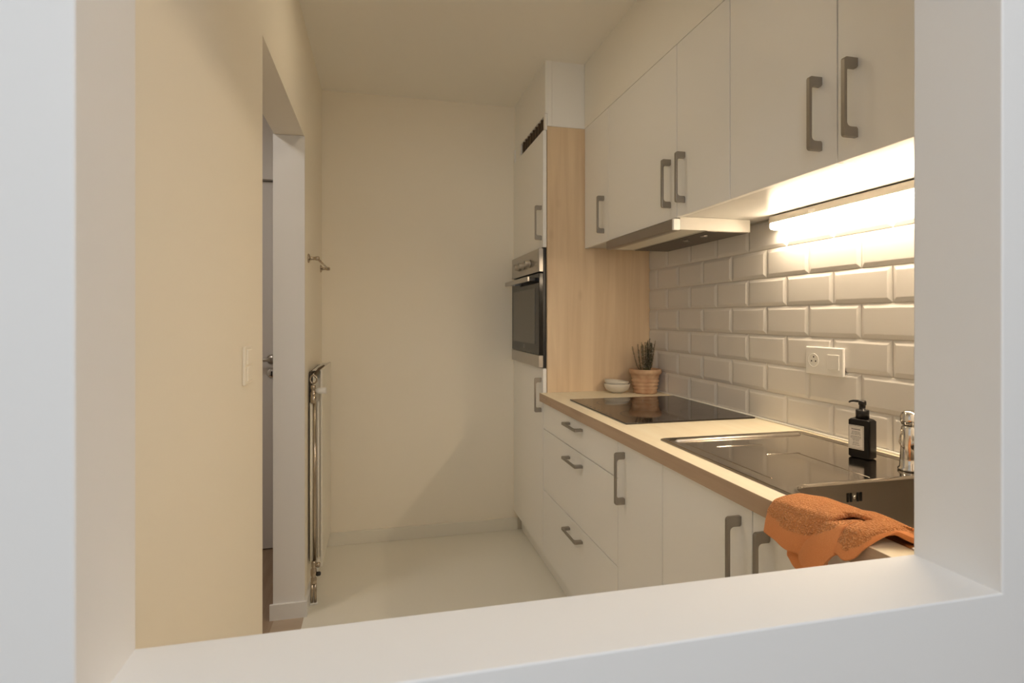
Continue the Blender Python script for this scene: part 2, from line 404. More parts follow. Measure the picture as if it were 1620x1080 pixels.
# ------------------------------------------------------------------ extractor hood
t = thing('extractor_hood', 'slim pull-out extractor hood under the wide wall cabinet', 'extractor hood', (1.14, 2.027, H+0.35))
bm = bmesh.new(); prism(bm, [(0.986, 0.3425), (0.983, 0.338), (0.983, 0.309), (0.987, 0.304), (1.004, 0.304), (1.004, 0.3425)], lambda u, v, d: (u, d, v+H), 1.745, 2.318)
obj('front_bar', bm, 'hoodgrey', t)
e = obj('end_cap', B(0.982, 1.0085, 1.733, 1.745, 0.3035, 0.343, bev=0.003), 'plastic', t); e['label'] = 'light end cap of the front bar'
obj('housing', boxes((1.0095, 1.285, 1.736, 1.740, 0.306, 0.350), (1.0095, 1.285, 2.314, 2.318, 0.306, 0.350), (1.281, 1.285, 1.740, 2.314, 0.306, 0.350),
    (1.0095, 1.022, 1.740, 2.314, 0.306, 0.346), (1.022, 1.281, 1.740, 2.314, 0.340, 0.348), (1.108, 1.118, 1.740, 2.314, 0.306, 0.340)), 'hoodside', t)
obj('lamp_cover', B(1.022, 1.108, 1.742, 2.312, 0.307, 0.311, bev=0.001), 'lampglass', t)
fl = obj('grease_filter', B(1.118, 1.281, 1.742, 2.312, 0.304, 0.310), 'filter', t)
for yy in (1.83, 1.95):
    obj('latch', lathe(bmesh.new(), [(0.012, -0.006), (0.012, 0.0)], 1.16, yy, 0.304, 16), 'hoodgrey', fl)
# ------------------------------------------------------------------ LED strip light
t = thing('strip_light', 'lit warm white strip light under the wall cabinets', 'strip light', (1.32, 1.18, H+0.34))
obj('housing', B(1.300, 1.343, 0.70, 1.657, 0.3245, 0.3475, bev=0.002), 'alu', t)
bm = bmesh.new()
prof = [(1.303, 0.3245), (1.3005, 0.318), (1.301, 0.309), (1.306, 0.304), (1.325, 0.302), (1.336, 0.306), (1.340, 0.314), (1.340, 0.3245)]
prism(bm, prof, lambda u, v, d: (u, d, v+H), 0.705, 1.652)
obj('diffuser', bm, 'led', t)
for ya, yb in ((1.652, 1.658), (0.699, 0.705)):
    obj('end_cap', prism(bmesh.new(), prof, lambda u, v, d: (u, d, v+H), ya, yb), 'plastic', t)
obj('switch', B(1.2985, 1.300, 1.45, 1.475, 0.329, 0.338), 'plastic', t)

# ------------------------------------------------------------------ base cabinets
LZ0, LZ1 = -1.148, -0.409
BX = TXF+0.020
t = thing('drawer_cabinet', 'white base cabinet with three drawers under the cooktop', 'cabinet', (1.07, 2.18, 0.117), 'white base cabinets')
obj('body', carcass(BX, XR-0.05, 1.7415, 2.617, LZ0, LZ1+0.004), 'cab', t)
for z0, z1, hz in ((-0.5380, -0.407, -0.4435), (-0.8360, -0.5420, -0.5875), (LZ0, -0.8400, -0.8865)):
    d = obj('drawer', B(TXF, TXF+0.018, 1.7425, 2.616, z0, z1, bev=0.0012), 'cab', t)
    handle_h(d, TXF, 2.158, hz)
for y0, y1, hy, lab in ((1.438, 1.741, 1.69, 'narrow white base cabinet between the drawers and the sink cabinet'),
                        (1.046, 1.438, 1.088, 'white base cabinet under the drainer, handle at its right edge'),
                        (0.65, 1.046, 0.994, 'white base cabinet behind the towel, handle at its left edge')):
    t = thing('base_cabinet', lab, 'cabinet', (1.07, (y0+y1)/2, 0.117), 'white base cabinets')
    if y1 > 1.5: obj('body', carcass(BX, XR-0.05, y0+0.0005, y1-0.0005, LZ0, LZ1+0.004), 'cab', t)
    else:  # open-topped sink base
        a, b, w_ = y0+0.0005, y1-0.0005, 0.016
        obj('body', boxes((BX, XR-0.05, a, a+w_, LZ0, LZ1), (BX, XR-0.05, b-w_, b, LZ0, LZ1), (BX, XR-0.05, a+w_, b-w_, LZ0, LZ0+w_), (XR-0.066, XR-0.05, a+w_, b-w_, LZ0+w_, LZ1)), 'cab', t)
    door(t, TXF, y0, y1, LZ0, -0.407, hy, -0.524)
tag(obj('plinth', B(0.828, 0.844, 0.64, YB-0.016, FL+0.0005, LZ0-0.0015), 'cab'), 'white recessed plinth board under the base cabinets', 'plinth')
# ------------------------------------------------------------------ tall oven cabinet
TY, TE = 2.62, 3.222
t = thing('tall_cabinet', 'tall white oven cabinet with an oak side panel by the back wall', 'cabinet', (1.07, 2.92, 0.117))
s = obj('side_panel', B(0.8005, XR-0.0005, TY, TY+0.018, -1.148, 0.943), 'oak_z', t); s['label'] = 'oak side panel facing the worktop'
obj('body', boxes((0.8005, XR-0.02, TY+0.0185, TY+0.03, LZ0, 0.943), (0.8005, XR-0.02, TE-0.016, TE, LZ0, 0.943), (XR-0.03, XR-0.02, TY+0.03, TE-0.016, LZ0, 0.943),
    (0.8005, XR-0.03, TY+0.03, TE-0.016, LZ0, LZ0+0.016), (0.8005, XR-0.03, TY+0.03, TE-0.016, -0.264, -0.248), (0.8005, XR-0.03, TY+0.03, TE-0.016, 0.349, 0.363), (0.8005, XR-0.03, TY+0.03, TE-0.016, 0.905, 0.92),
    (0.8045, 0.808, TY+0.03, TE-0.016, 0.37, 0.90), (0.8045, 0.808, TY+0.03, TE-0.016, LZ0+0.02, -0.27)), 'cab', t)
obj('filler', B(0.782, 0.80, TE+0.0015, YB-0.0005, LZ0, 1.003), 'cab', t)
door(t, TXF, TY+0.001, TE, 0.349, 0.922, 2.649, 0.472)
door(t, TXF, TY+0.001, TE, LZ0, -0.2475, 2.656, -0.380)
# ventilation grille above the door
gr = obj('vent_grille', boxes((0.80, 0.803, 2.642, 3.115, 0.925, 1.004), ), 'brown', t)
obj('grille_frame', boxes((0.79, 0.80, 2.621, 2.648, 0.924, 1.004), (0.79, 0.80, 3.108, TE, 0.924, 1.004), (0.79, 0.80, 2.648, 3.108, 0.924, 0.930), (0.79, 0.80, 2.648, 3.108, 0.998, 1.004)), 'cab', t)
for k in range(1, 9): obj('grille_bar', B(0.7915, 0.7995, 2.648+k*0.0511-0.0035, 2.648+k*0.0511+0.0035, 0.930, 0.998), 'brown', t)

# ------------------------------------------------------------------ oven
oy0, oy1 = 2.631, 3.205
t = thing('oven', 'built-in steel and black glass oven in the tall cabinet', 'oven', (1.05, 2.92, H-0.245))
obj('body', B(0.784, 1.32, oy0+0.004, oy1-0.004, -0.2455, 0.3465), 'black', t)
cp = obj('control_panel', B(0.762, 0.784, oy0, oy1, 0.229, 0.345, bev=0.002), 'steel', t)
for yy, zz in ((3.03, 0.283), (2.93, 0.283), (2.80, 0.283)):
    k = obj('knob', lathe(bmesh.new(), [(0.021, 0.0), (0.021, -0.006), (0.0175, -0.008), (0.0165, -0.028), (0.0145, -0.030)], 0.762, yy, zz, 28, 'X'), 'steel', cp)
    obj('pointer', B(0.7305, 0.7318, yy-0.0012, yy+0.0012, zz+0.002, zz+0.014), 'black', k)
d = obj('door', B(0.762, 0.783, oy0, oy1, -0.181, 0.222, bev=0.002), 'oven_glass', t)
w_ = obj('window', B(0.7605, 0.762, oy0+0.075, oy1-0.045, -0.130, 0.150), 'oven_window', d); w_['label'] = 'greyish see-through window of the oven door'
obj('lower_trim', B(0.761, 0.783, oy0, oy1, -0.243, -0.183, bev=0.0015), 'steel', t)
hnd = obj('handle', B(0.712, 0.724, 2.668, 3.170, 0.183, 0.207, bev=0.003), 'steel', d)
for yy in (2.70, 3.13): obj('bracket', B(0.724, 0.762, yy-0.009, yy+0.009, 0.186, 0.204, bev=0.002), 'black' if yy < 2.8 else 'steel', hnd)
bm = bmesh.new()
n = 20
cr = [bm.verts.new((0.7612, 2.918+0.010*math.cos(2*math.pi*k/n), H-0.150+0.010*math.sin(2*math.pi*k/n))) for k in range(n)]
ci = [bm.verts.new((0.7612, 2.918+0.0078*math.cos(2*math.pi*k/n), H-0.150+0.0078*math.sin(2*math.pi*k/n))) for k in range(n)]
for k in range(n): bm.faces.new((cr[k], cr[(k+1) % n], ci[(k+1) % n], ci[k]))
r_ = bmesh.ops.extrude_face_region(bm, geom=list(bm.faces)); bmesh.ops.translate(bm, vec=(0.0012, 0, 0), verts=[v for v in r_['geom'] if isinstance(v, bmesh.types.BMVert)])
obj('emblem', bm, 'steel', d)

# ------------------------------------------------------------------ worktop (cut out for the sink bowl)
WZ = -0.365; WB = -0.4045
SX0, SX1, SY0, SY1 = 0.817, 1.316, 0.672, 1.527       # sink plate
CX0, CX1, CY0, CY1 = 0.832, 1.262, 0.70, 1.045        # cut-out
wx1 = XR-0.0075
bm = boxes((0.7615, CX0, YF+0.002, 2.6185, WB, WZ), (CX1, wx1, YF+0.002, 2.6185, WB, WZ), (CX0, CX1, CY1, 2.6185, WB, WZ), (CX0, CX1, YF+0.002, CY0, WB, WZ))
wt = obj('worktop', bm, 'oak_y'); tag(wt, 'long oak-look worktop along the tiled wall', 'worktop')
e = obj('edge_band', B(0.760, 0.7615, YF+0.002, 2.6185, WB, WZ), 'oak_edge', wt)
# ------------------------------------------------------------------ cooktop
t = tag(obj('cooktop', B(0.822, 1.330, 1.767, 2.348, WZ+0.0003, WZ+0.0055, bev=0.0015), 'hob'), 'black glass cooktop set in the oak worktop', 'cooktop')
bm = bmesh.new()
def disc_ring(bm, cx, cy, r0, r1, z, n=48):
    a = [bm.verts.new((cx+r0*math.cos(2*math.pi*k/n), cy+r0*math.sin(2*math.pi*k/n), z+H)) for k in range(n)]
    b = [bm.verts.new((cx+r1*math.cos(2*math.pi*k/n), cy+r1*math.sin(2*math.pi*k/n), z+H)) for k in range(n)]
    for k in range(n): bm.faces.new((a[k], a[(k+1) % n], b[(k+1) % n], b[k]))
for cx, cy, rr in ((0.97, 1.92, 0.09), (0.97, 2.20, 0.073), (1.20, 1.92, 0.073), (1.20, 2.20, 0.09)):
    bm = bmesh.new(); disc_ring(bm, cx, cy, rr, rr+0.0012, WZ+0.0058); obj('zone_mark', bm, 'print', t)
for k in range(7): obj('touch_key', B( 0.834, 0.840, 1.93+k*0.04, 1.936+k*0.04, WZ+0.0056, WZ+0.0059), 'print', t)

# ------------------------------------------------------------------ sink with drainer
t = thing('sink', 'stainless steel sink with a ridged drainer set in the worktop', 'sink', (1.07, 1.1, H+WZ))
def rrect(x0, x1, y0, y1, r, n=6):
    p = []
    for cx, cy, a in ((x1-r, y1-r, 0), (x0+r, y1-r, 90), (x0+r, y0+r, 180), (x1-r, y0+r, 270)):
        for k in range(n+1):
            q = math.radians(a+90*k/n); p.append((cx+r*math.cos(q), cy+r*math.sin(q)))
    return p
bx0, bx1, by0, by1, br = 0.852, 1.245, 0.715, 1.030, 0.055
bm = bmesh.new()
def loop(x0, x1, y0, y1, r, z): return [bm.verts.new((x, y, z+H)) for x, y in rrect(x0, x1, y0, y1, r)]
def bridge(a, b, sm=True):
    n = len(a)
    for k in range(n):
        f = bm.faces.new((a[k], a[(k+1) % n], b[(k+1) % n], b[k])); f.smooth = sm
# plate: raised rim, flat deck, bowl opening with rolled edge
seq = [(SX0, SX1, SY0, SY1, 0.012, WZ+0.0004), (SX0+0.001, SX1-0.001, SY0+0.001, SY1-0.001, 0.012, WZ+0.0035), (SX0+0.006, SX1-0.006, SY0+0.006, SY1-0.006, 0.012, WZ+0.0055), (SX0+0.012, SX1-0.012, SY0+0.012, SY1-0.012, 0.014, WZ+0.0045),
       (SX0+0.017, SX1-0.017, SY0+0.017, SY1-0.017, 0.016, WZ+0.0008)]
L_ = [loop(*q) for q in seq]
for a, b in zip(L_, L_[1:]): bridge(a, b)
inner = loop(bx0-0.009, bx1+0.009, by0-0.009, by1+0.009, br+0.009, WZ+0.0008)
# deck between the rim and the bowl: triangulated fill
edges = []
for lp in (L_[-1], inner):
    for k in range(len(lp)):
        e = bm.edges.get((lp[k], lp[(k+1) % len(lp)])) or bm.edges.new((lp[k], lp[(k+1) % len(lp)])); edges.append(e)
bmesh.ops.triangle_fill(bm, use_beauty=True, use_dissolve=False, edges=edges)
e1 = loop(bx0-0.006, bx1+0.006, by0-0.006, by1+0.006, br+0.006, WZ+0.0035); bridge(inner, e1)
e2 = loop(bx0-0.002, bx1+0.002, by0-0.002, by1+0.002, br+0.002, WZ+0.003); bridge(e1, e2)
e3 = loop(bx0, bx1, by0, by1, br, WZ-0.003); bridge(e2, e3)
bmesh.ops.recalc_face_normals(bm, faces=bm.faces)
obj('deck', bm, 'sink', t)
bm = bmesh.new()
q1 = loop(bx0, bx1, by0, by1, br, WZ-0.003); q2 = loop(bx0+0.006, bx1-0.006, by0+0.004, by1-0.004, br, WZ-0.12); bridge(q1, q2)
q3 = loop(bx0+0.02, bx1-0.02, by0+0.018, by1-0.018, br-0.01, WZ-0.145); bridge(q2, q3)
q4 = loop(bx0+0.04, bx1-0.04, by0+0.04, by1-0.04, br-0.02, WZ-0.15); bridge(q3, q4)
bm.faces.new(q4)
bmesh.ops.recalc_face_normals(bm, faces=bm.faces)
bw = obj('bowl', bm, 'sink_bowl', t)
obj('drain', lathe(bmesh.new(), [(0.045, 0), (0.045, 0.003), (0.035, 0.004), (0.02, 0.002)], 1.05, 0.87, WZ-0.149, 32), 'chrome', bw)
for k in (-2, -1, 1, 2):
    obj('overflow_slot', B(1.027+k*0.0088-0.0025-0.0008, 1.027+k*0.0088+0.0018, by1-0.0035, by1-0.001, -0.4075, -0.387, bev=0.001), 'black', bw)
obj('overflow_screw', lathe(bmesh.new(), [(0.0048, 0.0), (0.0045, -0.0025), (0.002, -0.003)], 1.027, by1-0.0008, -0.398, 16, 'Y'), 'chrome', bw)
# recessed drainer field with raised ribs
def rib(x0, y0, x1, y1, r=0.0015):
    d_ = Vector((x1-x0, y1-y0, 0)).normalized()*0.01
    return tube(bmesh.new(), [(x0, y0, WZ-0.0012), (x0+d_.x, y0+d_.y, WZ+0.0006), (x1-d_.x, y1-d_.y, WZ+0.0006), (x1, y1, WZ-0.0012)], [0.0012, r, r, 0.0012], 8)
for x0, x1, y in ((0.92, 1.083, 1.402), (0.999, 1.114, 1.292)):
    obj('rib', rib(x0, y, x1, y-0.006), 'sink', t, True)
for (x0, y0, x1, y1) in ((0.868, 1.47, 0.868, 1.09), (1.10, 1.30, 1.09, 1.045)):
    obj('rib', rib(x0, y0, x1, y1, 0.0013), 'sink', t, True)
obj('rib', rib(0.85, 1.494, 1.285, 1.488, 0.0065), 'satin', t, True)

# ------------------------------------------------------------------ tap
fx, fy = 1.238, 1.078
t = thing('tap', 'chrome mixer tap at the back of the sink', 'tap', (fx, fy, H+WZ+0.001))
obj('body', lathe(bmesh.new(), [(0.026, 0.0015), (0.0265, 0.006), (0.0225, 0.010), (0.0215, 0.03), (0.0195, 0.085), (0.0190, 0.104), (0.0165, 0.108)], fx, fy, WZ, 40), 'chrome', t)
hd = obj('lever', lathe(bmesh.new(), [(0.012, 0.108), (0.0195, 0.111), (0.0212, 0.118), (0.0212, 0.130), (0.018, 0.139), (0.010, 0.144), (0.003, 0.145)], fx, fy, WZ, 36), 'chrome', t)
obj('lever_arm', tube(bmesh.new(), [(fx, fy-0.012, WZ+0.128), (fx+0.002, fy-0.05, WZ+0.136), (fx+0.004, fy-0.10, WZ+0.150)], [0.007, 0.006, 0.0065], 14), 'chrome', hd)
obj('spout', tube(bmesh.new(), [(fx, fy-0.012, WZ+0.06), (fx-0.02, fy-0.05, WZ+0.075), (fx-0.055, fy-0.10, WZ+0.082), (fx-0.09, fy-0.15, WZ+0.078), (fx-0.095, fy-0.158, WZ+0.062)], [0.013, 0.0125, 0.0115, 0.011, 0.0105], 18), 'chrome', t)
obj('chain', tube(bmesh.new(), [(fx-0.021, fy+0.003, WZ+0.098), (fx-0.027, fy+0.003, WZ+0.085), (fx-0.031, fy+0.002, WZ+0.070), (fx-0.027, fy, WZ+0.060), (fx-0.021, fy-0.002, WZ+0.055)], 0.0011, 8), 'oldchrome', t)

# ------------------------------------------------------------------ soap dispenser
sx, sy = 1.228, 1.205; sz = WZ+0.002; ang = math.radians(-74)
t = thing('soap_dispenser', 'black pump soap bottle with a white label beside the tap', 'soap dispenser', (sx, sy, H+sz))
ca, sa = math.cos(ang), math.sin(ang)
def R(u, v): return (sx+u*ca-v*sa, sy+u*sa+v*ca)
bm = bmesh.new()
BW, BD, BH = 0.0275, 0.0185, 0.100
rings = []
for inset, z in ((0.003, 0.0), (0.0, 0.003), (0.0, BH-0.004), (0.004, BH), (0.012, BH+0.0035)):
    p = rrect(-BW+inset, BW-inset, -BD+inset*0.7, BD-inset*0.7, 0.006)
    rings.append([bm.verts.new((*R(u, v), sz+H+z)) for u, v in p])
for a, b in zip(rings, rings[1:]): bridge(a, b, True)
bm.faces.new(rings[0][::-1]); bm.faces.new(rings[-1])
bmesh.ops.recalc_face_normals(bm, faces=bm.faces)
bt = obj('bottle', bm, 'bottle', t)
bt.modifiers.new('wn', 'WEIGHTED_NORMAL')
pm = obj('pump', lathe(bmesh.new(), [(0.0155, BH+0.003), (0.0155, BH+0.023), (0.0145, BH+0.024), (0.0075, BH+0.024), (0.0075, BH+0.036), (0.0092, BH+0.037), (0.0092, BH+0.046), (0.0075, BH+0.048)], sx, sy, sz, 28), 'black', t)
a = [R(u, 0) for u in (0.0, -0.012, -0.022, -0.030, -0.034)]
obj('nozzle', tube(bmesh.new(), [(a[0][0], a[0][1], sz+BH+0.0445), (a[1][0], a[1][1], sz+BH+0.0450), (a[2][0], a[2][1], sz+BH+0.0445), (a[3][0], a[3][1], sz+BH+0.0425), (a[4][0], a[4][1], sz+BH+0.0395)], [0.0045, 0.0035, 0.003, 0.0026, 0.0024], 12), 'black', t)
# label on the front face, with frame and rows of small print
def face_box(bm, u0, u1, z0, z1, d0, d1):
    vs = [bm.verts.new((*R(u, -BD-d), sz+H+z)) for u in (u0, u1) for d in (d0, d1) for z in (z0, z1)]
    for f in [(0, 1, 3, 2), (4, 6, 7, 5), (0, 4, 5, 1), (2, 3, 7, 6), (0, 2, 6, 4), (1, 5, 7, 3)]: bm.faces.new([vs[i] for i in f])
    bmesh.ops.recalc_face_normals(bm, faces=bm.faces)
bm = bmesh.new(); face_box(bm, -0.0255, 0.014, 0.022, 0.084, 0.0, 0.0006)
lb = obj('label', bm, 'paper', bt); lb['label'] = 'white printed label with a thin black frame'
bm = bmesh.new()
for (u0, u1, z0, z1) in ((-0.0242, 0.0127, 0.0815, 0.0823), (-0.0242, 0.0127, 0.0237, 0.0245), (-0.0242, -0.0235, 0.0237, 0.0823), (0.0120, 0.0127, 0.0237, 0.0823), (-0.022, 0.0105, 0.0775, 0.0779), (-0.022, 0.0105, 0.0272, 0.0276)):
    face_box(bm, u0, u1, z0, z1, 0.0006, 0.0008)
random.seed(5)
for i, z in enumerate((0.0725, 0.067, 0.0635, 0.060, 0.0545, 0.051, 0.0475, 0.044, 0.0395, 0.036, 0.032)):
    wv = random.uniform(0.007, 0.014); u = -0.0057-wv
    while u < -0.0057+wv:
        q = random.uniform(0.0012, 0.004); face_box(bm, u, min(u+q, -0.0057+wv), z, z+(0.0022 if i == 0 else 0.0011), 0.0006, 0.0008); u += q+0.0009
obj('print', bm, 'ink', lb)

# ------------------------------------------------------------------ socket and switch on the tiles
py0, py1, pz0, pz1 = 1.379, 1.529, -0.176, -0.090; px_ = TX-0.0005
t = thing('socket_plate', 'white double plate with a socket and a switch on the tiles', 'socket', (px_, 1.454, H+pz0))
obj('plate', B(px_-0.009, px_, py0, py1, pz0, pz1, bev=0.003, seg=3), 'plastic', t)
sc_y, sc_z = 1.494, -0.133
bm = bmesh.new(); lathe(bm, [(0.0215, -0.0008), (0.0215, -0.0016), (0.0195, -0.0016), (0.0192, -0.0005), (0.001, -0.0005)], px_-0.0088, sc_y, sc_z, 36, 'X')
sk = obj('socket', bm, 'plastic', t)
for dy, dz, r in ((-0.0085, -0.002, 0.0027), (0.0085, -0.002, 0.0027), (0, 0.011, 0.0028)):
    obj('pin_hole', lathe(bmesh.new(), [(r, -0.0010), (r, -0.0004)], px_-0.0088, sc_y+dy, sc_z+dz, 14, 'X'), 'black', sk)
bm = boxes((px_-0.0112, px_-0.009, 1.393, 1.437, -0.156, -0.111), bev=0.0012)
obj('rocker', bm, 'plastic', t)

# ------------------------------------------------------------------ bowls
def bowl(cx, cy, z, r, h, lab, tilt=0.0):
    o_ = [(0.42*r, 0), (0.46*r, 0.002), (0.62*r, 0.006), (0.86*r, 0.35*h), (0.97*r, 0.66*h), (1.0*r, h-0.002), (0.985*r, h), (0.955*r, h-0.001), (0.93*r, 0.7*h), (0.80*r, 0.4*h), (0.55*r, 0.014), (0.2*r, 0.010), (0.02*r, 0.010)]
    bm = bmesh.new(); lathe(bm, o_, cx, cy, z, 48)
    o = obj('bowl', bm, 'ceramic')
    if tilt:
        o.data.transform(Matrix.Translation((-cx, -cy, -(z+H)))); o.location = (cx, cy, z+H); o.rotation_euler = (0, tilt, 0)
    return tag(o, lab, 'bowl', 'stacked stoneware bowls')
bowl(1.134, 2.541, WZ+0.0004, 0.0635, 0.046, 'small beige stoneware bowl standing on the worktop beside the flower pot')
bowl(1.130, 2.545, WZ+0.0235, 0.0590, 0.037, 'small beige bowl nested inside the other, tipped up a little', 0.09)
# ------------------------------------------------------------------ potted heather
hx, hy_ = 1.262, 2.498; pz = WZ+0.0004
t = thing('potted_heather', 'heather in a ringed terracotta pot in the worktop corner', 'plant', (hx, hy_, H+pz))
pf = [(0.050, 0), (0.056, 0.003), (0.058, 0.012), (0.0555, 0.019), (0.0615, 0.025), (0.0615, 0.029), (0.0565, 0.034), (0.0640, 0.041), (0.0640, 0.046), (0.0590, 0.051), (0.0665, 0.058), (0.0665, 0.064), (0.0610, 0.069), (0.0670, 0.078), (0.067, 0.086),
      (0.071, 0.092), (0.0765, 0.096), (0.079, 0.102), (0.079, 0.112), (0.076, 0.117), (0.070, 0.118), (0.0665, 0.114), (0.064, 0.098), (0.02, 0.097)]
obj('pot', lathe(bmesh.new(), pf, hx, hy_, pz, 56), 'terracotta', t)
bm = bmesh.new(); lathe(bm, [(0.0635, 0.0975), (0.0632, 0.105), (0.04, 0.109), (0.002, 0.111)], hx, hy_, pz, 30)
obj('soil', bm, 'soil', t)
random.seed(11)
def sprig(x, y, bx, by, z0, z1, lean, dens, leafsz, mi_w):
    """a heather stem: thin twig densely set with needle leaves"""
    bm = bmesh.new(); pts = []
    N = 9
    for k in range(N+1):
        q = k/N
        pts.append((x+(bx-x)*(q**0.42)+random.uniform(-.0008, .0008), y+(by-y)*(q**0.42), z0+(z1-z0)*q))
    tube(bm, pts, [0.0011*(1-0.6*k/N)+0.0004 for k in range(N+1)], 5)
    cnt = int(dens*(z1-z0)/0.003)
    for i in range(cnt):
        q = 0.12+0.88*i/cnt; kk = min(int(q*N), N-1); fr = q*N-kk
        p = Vector(pts[kk]).lerp(Vector(pts[kk+1]), fr); p.z += H
        a_ = i*2.4+random.uniform(-.4, .4); up_ = random.uniform(0.35, 0.9)
        d_ = Vector((math.cos(a_), math.sin(a_), up_)).normalized(); ll = leafsz*random.uniform(0.7, 1.2)*(1.15-0.5*q)
        s_ = d_.cross(Vector((0, 0, 1))).normalized()*0.0013
        u_ = d_.cross(s_).normalized()*0.0013
        mi = mi_w[min(int(random.random()*len(mi_w)), len(mi_w)-1)]
        v = [bm.verts.new(p), bm.verts.new(p+d_*ll*0.5+s_), bm.verts.new(p+d_*ll*0.5-s_), bm.verts.new(p+d_*ll*0.5+u_), bm.verts.new(p+d_*ll)]
        for f in ((0, 1, 3), (0, 3, 2), (0, 2, 1), (4, 3, 1), (4, 2, 3), (4, 1, 2)):
            ff = bm.faces.new([v[j] for j in f]); ff.material_index = mi
    return bm
zz = pz+0.106
spr = []
for i in range(22):     # dense green clump
    a_ = random.uniform(0, 6.28); r0 = random.uniform(0, .012); r1 = random.uniform(0, .026)
    spr.append((hx+0.013+r0*math.cos(a_), hy_+r0*math.sin(a_), hx+0.016+r1*math.cos(a_), hy_+r1*math.sin(a_), zz, zz+random.uniform(0.12, 0.172)-r1*0.9, 2.6, 0.0095, (0, 0, 0, 1, 2)))
for i, (dx, hh) in enumerate(((-0.058, 0.100), (-0.047, 0.115), (-0.040, 0.088), (-0.031, 0.122), (-0.022, 0.105), (-0.012, 0.110), (0.046, 0.112), (0.052, 0.128))):
    pale = i == 7
    spr.append((hx+dx*0.35, hy_+random.uniform(-.02, .02), hx+dx, hy_+random.uniform(-.03, .02), zz, zz+hh+0.02, 2.0, 0.0090, (2, 2, 2, 0) if pale else (1, 1, 0, 2)))
for x, y, ex, ey, z0, z1, dn, lf, mw in spr:
    obj('sprig', sprig(x, y, ex, ey, z0, z1, 0, dn, lf, mw), ['leaf', 'leafdry', 'leafpale'], t)

# ------------------------------------------------------------------ towel draped over the sink rim and the worktop edge
def lerp(a, b, q): return a+(b-a)*q
def interp(tab, x):
    tab = sorted(tab)
    if x <= tab[0][0]: return tab[0][1]
    for (x0, v0), (x1, v1) in zip(tab, tab[1:]):
        if x <= x1:
            q = (x-x0)/(x1-x0); q = q*q*(3-2*q); return v0+(v1-v0)*q
    return tab[-1][1]
tw = thing('hand_towel', 'folded orange terry towel hanging over the sink rim and worktop edge', 'towel', (0.80, 0.83, H+WZ))
def path_pts(kind, y, lift):
    """cross-section from the bowl side over the top to the hanging front; returns list of (x, z)"""
    top = WZ+lift
    return [(0.866, WZ-0.020), (0.858, WZ+0.002), (0.846, top-0.001), (0.815, top+0.003), (0.785, top+0.001), (0.764, top-0.004), (0.7515, WZ-0.008), (0.746, WZ-0.028), (0.742, WZ-0.050), (0.739, WZ-0.080), (0.738, WZ-0.10)]
def resample(p, L0, L1, n):
    d = [0]
    for a, b in zip(p, p[1:]): d.append(d[-1]+math.hypot(b[0]-a[0], b[1]-a[1]))
    out = []
    for i in range(n+1):
        s = L0+(L1-L0)*i/n; s = max(0, min(s, d[-1]-1e-6))
        k = max(j for j in range(len(d)) if d[j] <= s+1e-9); k = min(k, len(p)-2)
        q = (s-d[k])/(d[k+1]-d[k]); out.append((lerp(p[k][0], p[k+1][0], q), lerp(p[k][1], p[k+1][1], q), s))
    return out
def sheet(name, ys, start, end, liftf, bandw, thick, seed, parent, xoff=lambda y, s: 0.0, sk=lambda y, s: 0.0, n=44):
    bm = bmesh.new(); rows = []; rowsS = []
    for y in ys:
        pp = resample(path_pts(0, y, liftf(y)), start(y), end(y), n)
        row = []
        for (x, z, s) in pp:
            nz = noise.noise(Vector((x*22+seed, y*22, z*22)))*0.004
            yy = y+sk(y, s)
            row.append(bm.verts.new((x-xoff(y, s)-abs(nz)*0.4, yy, z+H+nz*0.6)))
        rows.append(row); rowsS.append([q[2] for q in pp])
    for i in range(len(rows)-1):
        e_ = end(ys[i])
        for k in range(n):
            f = bm.faces.new((rows[i][k], rows[i][k+1], rows[i+1][k+1], rows[i+1][k])); f.smooth = True
            if bandw and rowsS[i][k] > e_-bandw: f.material_index = 1
    bmesh.ops.recalc_face_normals(bm, faces=bm.faces)
    o = obj(name, bm, ['terry', 'band'], parent)
    so = o.modifiers.new('thick', 'SOLIDIFY'); so.thickness = thick; so.offset = 0
    sb = o.modifiers.new('sub', 'SUBSURF'); sb.levels = 1; sb.render_levels = 2
    return o
def yr(a, b, n): return [a+(b-a)*i/n for i in range(n+1)]
def Lz(y, z, lift=0.015):
    """path length at which the hanging cloth has come down to height z"""
    p = path_pts(0, y, lift); d = 0
    for k, (a, b) in enumerate(zip(p, p[1:])):
        l = math.hypot(b[0]-a[0], b[1]-a[1])
        if k >= 5 and b[1] <= z: return d+l*max(0, min(1, (a[1]-z)/(a[1]-b[1])))
        d += l
    return d
def hang(tab): return lambda y: Lz(y, interp(tab, y))
# under layer (second fold, shows below the first)
sheet('under_fold', yr(0.893, 0.80, 16), lambda y: 0.02, hang([(0.80, -0.425), (0.825, -0.442), (0.85, -0.449), (0.872, -0.446), (0.893, -0.432)]), lambda y: 0.006, 0.05, 0.006, 3, tw, xoff=lambda y, s: -0.002)
# main layer
sheet('main_fold', yr(0.948, 0.806, 26), lambda y: interp([(0.80, 0.0), (0.90, 0.012), (0.93, 0.035), (0.948, 0.062)], y),
      hang([(0.806, -0.402), (0.825, -0.420), (0.845, -0.431), (0.88, -0.431), (0.948, -0.411)]), lambda y: interp([(0.80, 0.019), (0.84, 0.019), (0.90, 0.016), (0.948, 0.010)], y), 0.038, 0.009, 8, tw,
      xoff=lambda y, s: 0.006+0.004*math.sin((0.948-y)*34) * (1 if s > 0.12 else 0.3))
